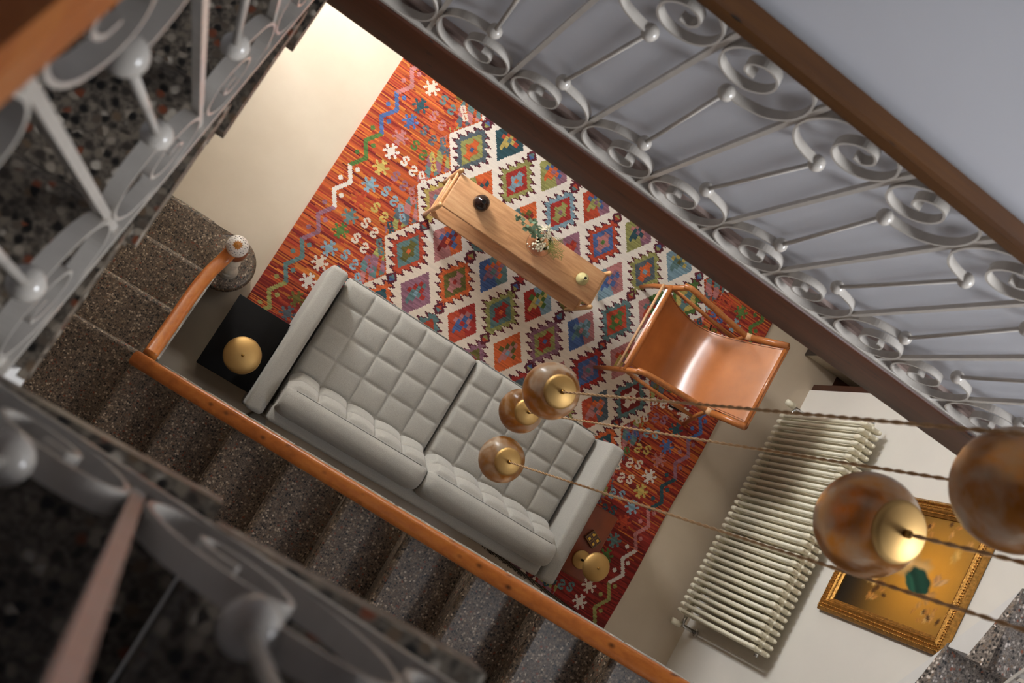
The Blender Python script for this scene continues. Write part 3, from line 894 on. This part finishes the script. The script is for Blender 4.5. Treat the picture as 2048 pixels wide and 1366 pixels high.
# ================================================================ bench / low table
bt = thing('oak_bench', (1.24, 1.58, .012), 'long pale oak bench table with lower shelf and rounded posts on the rug', 'bench')
BX0, BX1, BY0, BY1 = .705, 1.775, 1.475, 1.70
part('top_board', G().rbox((BX0, BY0, .395), (BX1, BY1, .42), .004, 2), M_oak, bt)
part('lower_board', G().rbox((BX0-.012, BY0-.035, .205), (BX1-.005, BY1-.01, .225), .004, 2), M_oak, bt)
part('back_rail', G().rbox((BX0, BY1-.03, .30), (BX1, BY1-.012, .395), .004, 1), M_oak, bt)
for x, s in ((BX0-.012, -1), (BX1+.012, 1)):
    for y in (BY0-.005, BY1+.012):
        part('post', G().tube([(x, y, .012), (x, y, .20), (x, y, .43), (x, y, .442), (x, y, .446)], .015, 14, scale=[.8, 1, 1, .75, .2]), M_oakend, bt)
    part('end_rail', G().rbox((x-.009, BY0, .36), (x+.009, BY1+.012, .392), .005, 2), M_oakend, bt)
    part('end_rail', G().rbox((x-.009, BY0-.01, .18), (x+.009, BY1, .206), .005, 2), M_oakend, bt)

v1 = thing('dark_vase', (.885, 1.605, .42), 'glossy dark brown globe vase with a small mouth on oak bench', 'vase')
part('body', G().lathe([(.001, .42), (.022, .42), (.040, .435), (.050, .465), (.046, .492), (.030, .512), (.016, .520), (.013, .525), (.011, .523), (.011, .505), (.001, .50)], (.885, 1.605, 0), 36), M_darkvase, v1)
part('mouth', G().lathe([(.001, .5215), (.0108, .5215)], (.885, 1.605, 0), 20), M_mouth_shade, v1, 'black disc painted as the shaded opening')
v2 = thing('olive_vase', (1.648, 1.578, .42), 'small pale olive bud vase with a narrow neck at right bench end', 'vase')
part('body', G().lathe([(.001, .42), (.020, .42), (.034, .432), (.040, .455), (.034, .476), (.018, .492), (.012, .502), (.013, .51), (.009, .51), (.008, .49), (.001, .488)], (1.648, 1.578, 0), 36), M_greenvase, v2)
part('mouth', G().lathe([(.001, .5085), (.0085, .5085)], (1.648, 1.578, 0), 18), M_mouth_shade, v2, 'black disc painted as the shaded opening')
gv = thing('pink_glass_vase', (1.30, 1.595, .42), 'round pink glass vase in the middle of the bench', 'vase')
part('bowl', G().lathe([(.001, .421), (.03, .421), (.058, .438), (.076, .475), (.080, .505), (.072, .54), (.052, .567), (.032, .578), (.030, .578), (.05, .564), (.069, .538), (.0765, .505), (.0725, .477), (.056, .442), (.03, .425), (.001, .425)], (1.30, 1.595, 0), 40), M_pinkglass, gv)
fl = thing('flower_bunch', (1.30, 1.595, .43), 'loose bunch of eucalyptus, cream blossom and fern in the pink glass vase', 'flowers')
rr = random.Random(21)
base = Vector((1.30, 1.595, .435))
def leafmesh(w, l):
    g = G(); n = 6
    vs = [(0, 0, 0)]
    for k in range(1, n):
        t = k/n; h = w*math.sin(math.pi*t**.8)
        vs += [(-h, l*t, .004*math.sin(math.pi*t)), (h, l*t, .004*math.sin(math.pi*t))]
    vs.append((0, l, 0)); fs = [(0, 2, 1)]
    for k in range(n-2):
        a = 1+2*k; fs.append((a, a+1, a+3, a+2))
    a = 1+2*(n-2); fs.append((a, a+1, a+2))
    return g.add(vs, fs, True).mesh('leaf')
leaf = leafmesh(.012, .027); leaf.materials.append(M_green)
def place_leaf(p, d):
    o = inst('leaf', leaf, Vector(p)-wloc(fl), fl)
    o.rotation_euler = Vector(d).to_track_quat('Y', 'Z').to_euler()
for (dx, dy, dz) in ((-.235, .0, .255), (-.165, -.02, .235), (-.16, .03, .27)):
    tip = base+Vector((dx, dy, dz)); mid = base+Vector((dx*.15, dy*.15, dz*.6))
    c = catmull([base, mid, (mid+tip)/2+Vector((0, 0, .015)), tip], 8)
    part('stem', G().tube(c, .0016, 6), M_stem, fl)
    for k in range(12, len(c), 1):
        for sgn in (-1, 1):
            if rr.random() < .75:
                d = Vector((rr.uniform(-1, 1), rr.uniform(-1, 1), rr.uniform(-.2, .6)))
                place_leaf(c[k], d)
g = G()
for tip in ((-.075, .025, .265), (-.03, .03, .26), (-.05, .05, .25), (-.03, .0, .245)):
    tp = base+Vector(tip); part('stem', G().tube(catmull([base, base+Vector((tip[0]*.2, tip[1]*.2, .14)), tp], 6), .0014, 6), M_stem, fl)
    for k in range(26):
        d = Vector((rr.gauss(0, 1), rr.gauss(0, 1), rr.gauss(.2, .7))).normalized()
        l = rr.uniform(.014, .034)
        g.tube([tp, tp+d*l*.6, tp+d*l], .0022, 5, scale=[.5, 1, .3])
part('blossom', g, M_petal, fl, 'cream spiky blossom', kind='stuff')
g = G()
for k in range(60):
    p = base+Vector((-.015+rr.gauss(0, .022), -.035+rr.gauss(0, .018), .155+rr.gauss(0, .022)))
    g.ball(p, rr.uniform(.004, .007), 7, 5)
part('small_white_buds', g, M_petal, fl, kind='stuff')
for tip in ((.12, .005, .17), (.10, -.045, .16), (.08, .055, .19), (.14, -.02, .15)):
    tp = base+Vector(tip); c = catmull([base, base+Vector((tip[0]*.25, tip[1]*.25, .14)), tp], 10)
    g = G().tube(c, .0012, 5)
    for k in range(10, len(c)-1):
        t = (c[k+1]-c[k]).normalized(); sd = t.cross(Vector((0, 0, 1))).normalized()
        for s in (-1, 1):
            l = .026*(1-(k-10)/14)+.006
            g.tube([c[k], c[k]+(sd*s+t*.7).normalized()*l*1.2], .0014, 4)
    part('fern_frond', g, M_fern, fl)

# ================================================================ leather sling chair
ch = thing('leather_sling_chair', (2.48, 1.57, .012), 'tan leather sling armchair with a round wooden frame on the rug edge', 'chair')
CY0, CY1 = 1.275, 1.875; CYM = (CY0+CY1)/2
prof = catmull([(2.165, .405, 0), (2.19, .428, 0), (2.22, .405, 0), (2.33, .335, 0), (2.46, .292, 0), (2.57, .312, 0), (2.65, .40, 0), (2.72, .53, 0), (2.79, .67, 0), (2.855, .80, 0), (2.878, .822, 0), (2.89, .80, 0), (2.875, .74, 0)], 7)
L = len(prof)
def sling(off):
    def fn(a, b):
        p = prof[min(L-1, int(round(b*(L-1))))]
        t = max(0, min(1, (b-.12)/.7)); mid = math.sin(math.pi*t)
        hw = .272-.038*mid**.8+(.012 if b > .85 else 0)
        y = CYM+(2*a-1)*hw
        sag = .022*(1-(2*a-1)**2)*mid
        return (p.x-sag*.3+off*.6, y, p.y-sag-off)
    return fn
g = G().grid(sling(0), 26, L-1)
g2 = G().grid(sling(.005), 26, L-1)
g.add(g2.v, [f[::-1] for f in g2.f], True)
part('leather_sling', g, M_leather, ch)
part('front_rail', G().tube([(2.19, CY0-.005, .412), (2.19, CY1+.005, .412)], .017, 14), M_leather, ch, 'front rail wrapped in leather')
part('front_stretcher', G().tube([(2.155, CY0, .365), (2.155, CY1, .365)], .0095, 10), M_leatherpale, ch, 'slim pale front stretcher')
part('top_rail', G().tube([(2.872, CY0+.02, .805), (2.872, CY1-.02, .805)], .016, 14), M_leather, ch, 'back top rail wrapped in leather')
stit = G()
for s in (-1, 1):
    stit.tube([sling(-.0016)(.5+s*.5*.965, .12+.76*k/30) for k in range(31)], .0012, 4)
stit.tube([sling(-.0016)(k/20, .135) for k in range(1, 20)], .0012, 4)
stit.tube([sling(-.0016)(k/20, .80) for k in range(1, 20)], .0012, 4)
part('stitching', stit, plain('dark_thread', (96, 48, 22), .8), ch)
for y, s in ((CY0, -1), (CY1, 1)):
    part('front_leg', G().tube([(2.155, y+s*.012, .012), (2.165, y+s*.01, .2), (2.20, y, .40), (2.222, y-.0*s, .585)], .017, 14, scale=[.75, .95, 1.05, 1]), M_chairwood, ch)
    part('armrest', G().tube(catmull([(2.20, y, .575), (2.226, y, .598), (2.27, y-s*.004, .604), (2.48, y-s*.02, .59), (2.735, y-s*.035, .565)], 8), .0185, 14), M_chairwood, ch)
    part('side_rail', G().tube([(2.19, y+s*.004, .39), (2.50, y-s*.0, .34), (2.82, y-s*.012, .30)], .0125, 12), M_chairwood, ch)
    part('back_post', G().tube([(2.90, y+s*.0, .012), (2.79, y-s*.014, .33), (2.73, y-s*.03, .56), (2.865, y-s*.02, .812)], .015, 12), M_chairwood, ch)
    part('leather_sleeve', G().tube([(2.745, y-s*.03, .585), (2.80, y-s*.026, .69), (2.868, y-s*.02, .818)], .0225, 14), M_leather, ch)
    part('leather_thong', G().tube([(2.722, y-s*.032, .565), (2.75, y-s*.03, .592)], .0235, 12), M_leatherpale, ch, 'pale leather binding')
    part('brace', G().tube([(2.79, y-s*.012, .32), (2.70, y-s*.025, .12), (2.60, y-s*.02, .30)], .007, 8), M_dark, ch, 'dark metal brace')

# ================================================================ side tables and lamps
def mushroom_lamp(name, label, cx, cy, z, R, hz, Rb, stem=None):
    t = thing(name, (cx, cy, z), label, 'lamp')
    part('base', G().lathe([(.001, z), (Rb, z), (Rb, z+.008), (Rb-.004, z+.012), (.001, z+.013)], (cx, cy, 0), 36), M_brass, t)
    part('stem', G().tube([(cx, cy, z+.01), (cx, cy, hz-.01)], .007, 12), stem or M_brassdark, t)
    pr = [(R*math.sin(math.pi/2*k/10)+.0005, hz-R*.42*(1-math.cos(math.pi/2*k/10))) for k in range(11)]
    pr += [(R-.003, hz-R*.42-.002), (.0005, hz-.012)]
    part('shade', G().lathe(pr, (cx, cy, 0), 48), M_brass, t)
    part('finial', G().ball((cx, cy, hz+.003), .008, 12, 8), M_brassdark, t)
    return t
bk = thing('black_cube_table', (.19, .21, 0), 'low black cube side table at the left end of the sofa', 'side table')
part('body', G().rbox((.035, .0, .02), (.342, .425, .385), .004, 2), M_black, bk)
part('top', G().rbox((.03, -.005, .385), (.347, .43, .402), .004, 2), M_black, bk)
part('plinth', G().box((.05, .015, 0), (.33, .41, .02)), M_black, bk)
mushroom_lamp('brass_lamp', 'round brass mushroom lamp on the black cube table', .206, .145, .402, .098, .70, .062)
# red brown leather topped stool at the right end
st = thing('leather_stool', (2.51, .25, .012), 'red-brown leather topped side stool at the right end of the sofa', 'stool')
part('seat', G().rbox((2.395, .03, .385), (2.622, .475, .425), .012, 3), M_brown_leather, st)
for x in (2.415, 2.602):
    for y in (.055, .45):
        part('leg', G().rbox((x-.012, y-.012, .012), (x+.012, y+.012, .387), .004, 2), M_dark, st)
part('apron', G().box((2.405, .042, .345), (2.612, .463, .387)), M_dark, st)
mushroom_lamp('brass_lamp', 'wide brass disc lamp with visible round foot on leather stool', 2.535, .146, .425, .085, .69, .058, M_black)
bx = thing('card_box', (2.532, .285, .425), 'small brown card box with four gold suit symbols on leather stool', 'box')
bx.rotation_euler = (0, 0, math.radians(-25))
def local_part(name, g, mat, parent, **k): return part(name, g.mesh(name), mat, parent, **k)
local_part('box_body', G().rbox((-.045, -.036, 0), (.045, .036, .026), .003, 2), M_card, bx)
local_part('lid_border', G().box((-.043, -.0345, .026), (.043, -.0325, .0268)).box((-.043, .0325, .026), (.043, .0345, .0268)).box((-.043, -.0345, .026), (-.041, .0345, .0268)).box((.041, -.0345, .026), (.043, .0345, .0268)).box((-.001, -.0345, .026), (.001, .0345, .0268)).box((-.043, -.001, .026), (.043, .001, .0268)), M_brassdark, bx)
def suit(kind, cx, cy, s):
    g = G()
    def poly(P):
        ca, sa = math.cos(math.radians(45)), math.sin(math.radians(45))
        P = [(x*ca-y*sa, x*sa+y*ca) for x, y in P]
        g.add([(cx+x*s, cy+y*s, .0272) for x, y in P]+[(cx+x*s, cy+y*s, .0262) for x, y in P], [tuple(range(len(P))), *[(i, (i+1) % len(P), len(P)+(i+1) % len(P), len(P)+i) for i in range(len(P))]], False)
    circ = lambda x, y, r, n=14: [(x+r*math.cos(2*math.pi*k/n), y+r*math.sin(2*math.pi*k/n)) for k in range(n)]
    stem = [(-.12, -.1), (.12, -.1), (.3, -1), (-.3, -1)]
    if kind == 'diamond': poly([(0, 1), (.7, 0), (0, -1), (-.7, 0)])
    if kind == 'club': poly(circ(0, .5, .45)); poly(circ(-.5, -.15, .42)); poly(circ(.5, -.15, .42)); poly(stem)
    heart = [(0, -1)]+[(.9*math.sin(t)**3, (13*math.cos(t)-5*math.cos(2*t)-2*math.cos(3*t)-math.cos(4*t))/16) for t in [math.pi-2*math.pi*k/24 for k in range(1, 24)]]
    if kind == 'heart': poly(heart)
    if kind == 'spade': poly([(x, -y*.9+.1) for x, y in heart][::-1]); poly(stem)
    return g
for kind, cx, cy in (('heart', -.021, .0165), ('spade', .021, .0165), ('club', -.021, -.0165), ('diamond', .021, -.0165)):
    local_part(kind+'_symbol', suit(kind, cx, cy, .0115), M_goldprint, bx)
# things on the floor behind the sofa
pb = thing('power_adapter', (.50, -.135, 0), 'pale round flat adapter lying on floor at the back corner of the sofa', 'adapter')
part('housing', G().lathe([(.001, 0), (.058, 0), (.064, .012), (.060, .026), (.05, .031), (.001, .033)], (.50, -.135, 0), 36), plain('pale_plastic', (170, 164, 152), .4), pb)
part('lead', G().tube(catmull([(.56, -.14, .012), (.62, -.13, .008), (.66, -.17, .006), (.63, -.21, .006), (.57, -.20, .006)], 8), .003, 6), plain('pale_lead', (190, 184, 172), .5), pb)
solo('floor_cable', G().tube(catmull([(.80, -.17, .006), (1.0, -.21, .006), (1.25, -.16, .006), (1.5, -.20, .006), (1.8, -.16, .006), (2.05, -.18, .006), (2.3, -.16, .006)], 8), .005, 6), M_cable,
     'thin black cable trailing on the floor behind the sofa', 'cable', (.8, -.17, 0))

# ================================================================ radiator
rad = thing('column_radiator', (3.53, .94, .1), 'long cream column radiator hanging on the white right wall', 'radiator')
RZ0, RZ1 = .12, 1.03
g = G()
for dx in (-.055, 0, .055):
    g.tube([(dx, 0, .03), (dx, 0, RZ1-RZ0-.03)], .0125, 10)
for z in (.03, RZ1-RZ0-.03):
    g.rbox((-.07, -.0155, z-.028), (.07, .0155, z+.028), .0152, 3)
    for dx in (-.055, 0, .055):
        g.ball((dx, 0, z+(.014 if z > .2 else -.014)), .0155, 10, 8, (1, 1, 1.5))
sec = g.mesh('section'); sec.materials.append(M_rad)
NSEC = 34
for k in range(NSEC):
    inst('section', sec, (3.505-3.53, .205+.0445*k-.94, RZ0-.1), rad)
for zz in (RZ1-.03, RZ0+.03): part('header_pipe', G().tube([(3.505, .19, zz), (3.505, 1.70, zz)], .015, 10), M_rad, rad)
for y in (.45, 1.4):
    part('wall_bracket', G().box((3.56, y-.012, .85), (3.63, y+.012, .89)), M_white, rad)
for y, s, n in ((1.71, 1, 'valve'), (.18, -1, 'valve')):
    v = part(n, G().tube([(3.505, y-s*.02, .15), (3.505, y+s*.03, .15), (3.51, y+s*.055, .15), (3.63, y+s*.055, .15)], .013, 12), M_chrome, rad, 'chrome valve')
    part('valve_head', G().tube([(3.49, y+s*.06, .15), (3.425, y+s*.06, .15)], .021, 14), M_rad, v)
    part('escutcheon', G().lathe([(.001, 0), (.026, 0), (.022, .01), (.001, .012)], (3.618, y+s*.055, .15), 20, 'x'), M_chrome, v)
part('bleed_plug', G().tube([(3.505, 1.70, RZ1-.03), (3.505, 1.73, RZ1-.03)], .011, 8).tube([(3.505, .165, RZ1-.03), (3.505, .19, RZ1-.03)], .014, 8), M_chrome, rad)

# ================================================================ framed picture (plain stand-in image)
PY0, PY1, PZ0, PZ1 = .571, 1.335, 1.165, 2.135
pf = thing('framed_picture', (3.6, .95, PZ0), 'ornate gilt framed picture in amber and dark green above the radiator', 'picture')
fw = .085
def frame_side(a, b, horiz):
    g = G()
    # stepped profile: (inset from outer edge, projection from wall)
    pr = [(0, 0), (0, .022), (.012, .034), (.022, .034), (.026, .026), (.048, .03), (.056, .036), (.064, .03), (.072, .022), (fw, .016), (fw, 0)]
    n = len(pr); vs = []
    for end in (0, 1):
        for i_, p_ in pr:
            if horiz:
                z = a+i_ if horiz == 1 else a-i_
                y = (PY0+i_) if end == 0 else (PY1-i_)
                vs.append((WX-.004-p_, y, z))
            else:
                y = a+i_ if b == 1 else a-i_
                z = (PZ0+i_) if end == 0 else (PZ1-i_)
                vs.append((WX-.004-p_, y, z))
    fs = [(k, k+1, n+k+1, n+k) for k in range(n-1)]
    return g.add(vs, fs, False)
for args in ((PZ0, 0, 1), (PZ1, 0, 2), (PY0, 1, 0), (PY1, 2, 0)):
    part('frame_side', frame_side(*args), M_gold, pf)
g = G()
for inset, r, pitch, pj in ((.017, .0055, .0135, .036), (.037, .006, .016, .030), (.068, .004, .010, .028)):
    for y in (PY0+inset, PY1-inset):
        n = int((PZ1-PZ0-2*inset)/pitch)
        for k in range(n+1): g.ball((WX-.004-pj, y, PZ0+inset+pitch*k), r, 6, 4, (.8, .8, 1.1))
    for z in (PZ0+inset, PZ1-inset):
        n = int((PY1-PY0-2*inset)/pitch)
        for k in range(n+1): g.ball((WX-.004-pj, PY0+inset+pitch*k, z), r, 6, 4, (.8, 1.1, .8))
part('beading', g, M_gold, pf, kind='stuff')
def canvas():
    y0, y1, z0, z1 = PY0+fw, PY1-fw, PZ0+fw, PZ1-fw
    nu, nv = 110, 150
    U, V = np.meshgrid(np.linspace(0, 1, nu+1), np.linspace(0, 1, nv+1))   # U along y, V up
    def col(c): return np.array(lin(c))
    glow = np.exp(-(((U-.45)/.45)**2+((V-.70)/.36)**2))
    C = col((44, 34, 18))*(1-V[..., None])+col((132, 100, 44))*V[..., None]
    C = C*(1-glow[..., None])+col((234, 160, 52))*glow[..., None]
    dk = np.clip(1-(V/.34), 0, 1)*np.clip(1.1-U*.5, 0, 1)
    C = C*(1-dk[..., None])+col((28, 24, 18))*dk[..., None]
    def blob(cu, cv, ru, rv, ang, c, soft=.12, wob=0):
        nonlocal C
        a = math.radians(ang); dx = (U-cu); dy = (V-cv)*1.35
        x = (dx*math.cos(a)+dy*math.sin(a))/ru; y = (-dx*math.sin(a)+dy*math.cos(a))/rv
        r = np.sqrt(x*x+y*y)+wob*np.sin(7*np.arctan2(y, x))
        m = np.clip((1-r)/soft, 0, 1)[..., None]
        sh = (.82+.3*np.sin(x*5+y*3)[..., None]*.5+.1)
        C = C*(1-m)+col(c)*np.clip(sh, .5, 1.2)*m
    blob(.56, .44, .17, .24, 12, (222, 180, 118), .5, .05)      # soft cream cloth sweep
    blob(.50, .62, .12, .17, -20, (214, 166, 100), .5, .06)
    blob(.40, .66, .11, .20, 28, (22, 70, 54), .25, .05)       # deep green sweep
    blob(.36, .60, .05, .16, 40, (40, 92, 70), .4, .05)
    blob(.46, .80, .06, .05, 20, (208, 150, 92), .5, .08)
    blob(.44, .84, .10, .035, 60, (216, 164, 104), .5, .05)
    blob(.30, .80, .05, .09, -30, (196, 140, 76), .5, .08)
    blob(.70, .86, .09, .06, 10, (226, 176, 92), .8, .1)
    rr = random.Random(4)
    spots = [(.15+.06*rr.gauss(0, 1), .86+.07*rr.gauss(0, 1)) for k in range(16)]+[(.2+.06*rr.gauss(0, 1), .34+.07*rr.gauss(0, 1)) for k in range(12)]+[(.9+.05*rr.gauss(0, 1), rr.uniform(.4, .95)) for k in range(12)]
    for cu, cv in spots:
        blob(cu, cv, rr.uniform(.025, .06), rr.uniform(.02, .045), rr.uniform(0, 90), rr.choice([(206, 148, 78), (196, 132, 60), (226, 178, 104), (96, 60, 28)]), .6, .15)
    verts = np.stack([np.full(U.shape, WX-.012), y0+(y1-y0)*U, z0+(z1-z0)*V], 2).reshape(-1, 3)-np.array(pf.location)
    idx = np.arange((nv+1)*(nu+1)).reshape(nv+1, nu+1)
    q = np.stack([idx[:-1, :-1], idx[1:, :-1], idx[1:, 1:], idx[:-1, 1:]], 2).reshape(-1, 4)
    me = bpy.data.meshes.new('canvas'); me.from_pydata(verts.tolist(), [], q.tolist())
    at = me.attributes.new('Col', 'FLOAT_COLOR', 'POINT')
    at.data.foreach_set('color', np.concatenate([np.clip(C, 0, 1).reshape(-1, 3), np.ones(((nv+1)*(nu+1), 1))], 1).ravel())
    me.update(); part('canvas', me, M_canvas, pf)
canvas()
part('backing', G().box((WX-.006, PY0+.01, PZ0+.01), (WX-.001, PY1-.01, PZ1-.01)), M_dark, pf)

# ================================================================ glass globe pendants
GL = [('small amber glass globe pendant over the rug, uppermost of the three above the sofa', 1.064, .525, 2.776),
      ('small amber glass globe pendant partly hidden behind its larger neighbour', 1.31, .534, 1.803),
      ('small clouded amber glass globe pendant hanging over the right sofa seat', 1.297, .295, 1.953),
      ('large brown marbled glass globe pendant in front of the picture and radiator', 1.21, .376, 4.40),
      ('largest dark brown glass globe pendant cut by the right edge', 1.154, .471, 4.761)]
proto = {}
for k, (lab, x, y, z) in enumerate(GL):
    t = thing('globe_pendant', (x, y, z), lab, 'pendant lamp', 'glass globe pendants in the stairwell')
    if not proto:
        proto['glass'] = G().ball((0, 0, 0), .1, 48, 32).mesh('glass_globe'); proto['glass'].materials.append(M_globe)
        proto['cap'] = G().lathe([(.001, .108), (.006, .108), (.05, .1005), (.0575, .094), (.0595, .087), (.056, .083), (.03, .0955), (.001, .0995)], (0, 0, 0), 40).mesh('cap')
        proto['cap'].materials.append(M_brass)
        proto['nut'] = G().lathe([(.001, .105), (.008, .105), (.008, .118), (.004, .124), (.001, .124)], (0, 0, 0), 14).mesh('cord_grip')
        proto['nut'].materials.append(M_brassdark)
    inst('glass_globe', proto['glass'], (0, 0, 0), t, (rng.uniform(0, 3), rng.uniform(0, 3), 0))
    inst('brass_cap', proto['cap'], (0, 0, 0), t); inst('cord_grip', proto['nut'], (0, 0, 0), t)
    zt = 7.17-z
    n = int((zt-.12)/.012); gg = G()
    for ph in (0, math.pi):
        gg.tube([(.0022*math.cos(ph+i*1.0), .0022*math.sin(ph+i*1.0), .12+(zt-.12)*i/n) for i in range(n+1)], .0024, 5)
    part('cord', gg.mesh('cord'), M_cord, t)
cn = thing('ceiling_rose', (1.2, .44, 7.13), 'round brass ceiling plate holding the five pendant cords', 'ceiling rose')
part('plate', G().lathe([(.001, 7.15), (.3, 7.15), (.31, 7.17), (.31, 7.2), (.001, 7.2)], (1.2, .44, 0), 40), M_brass, cn)
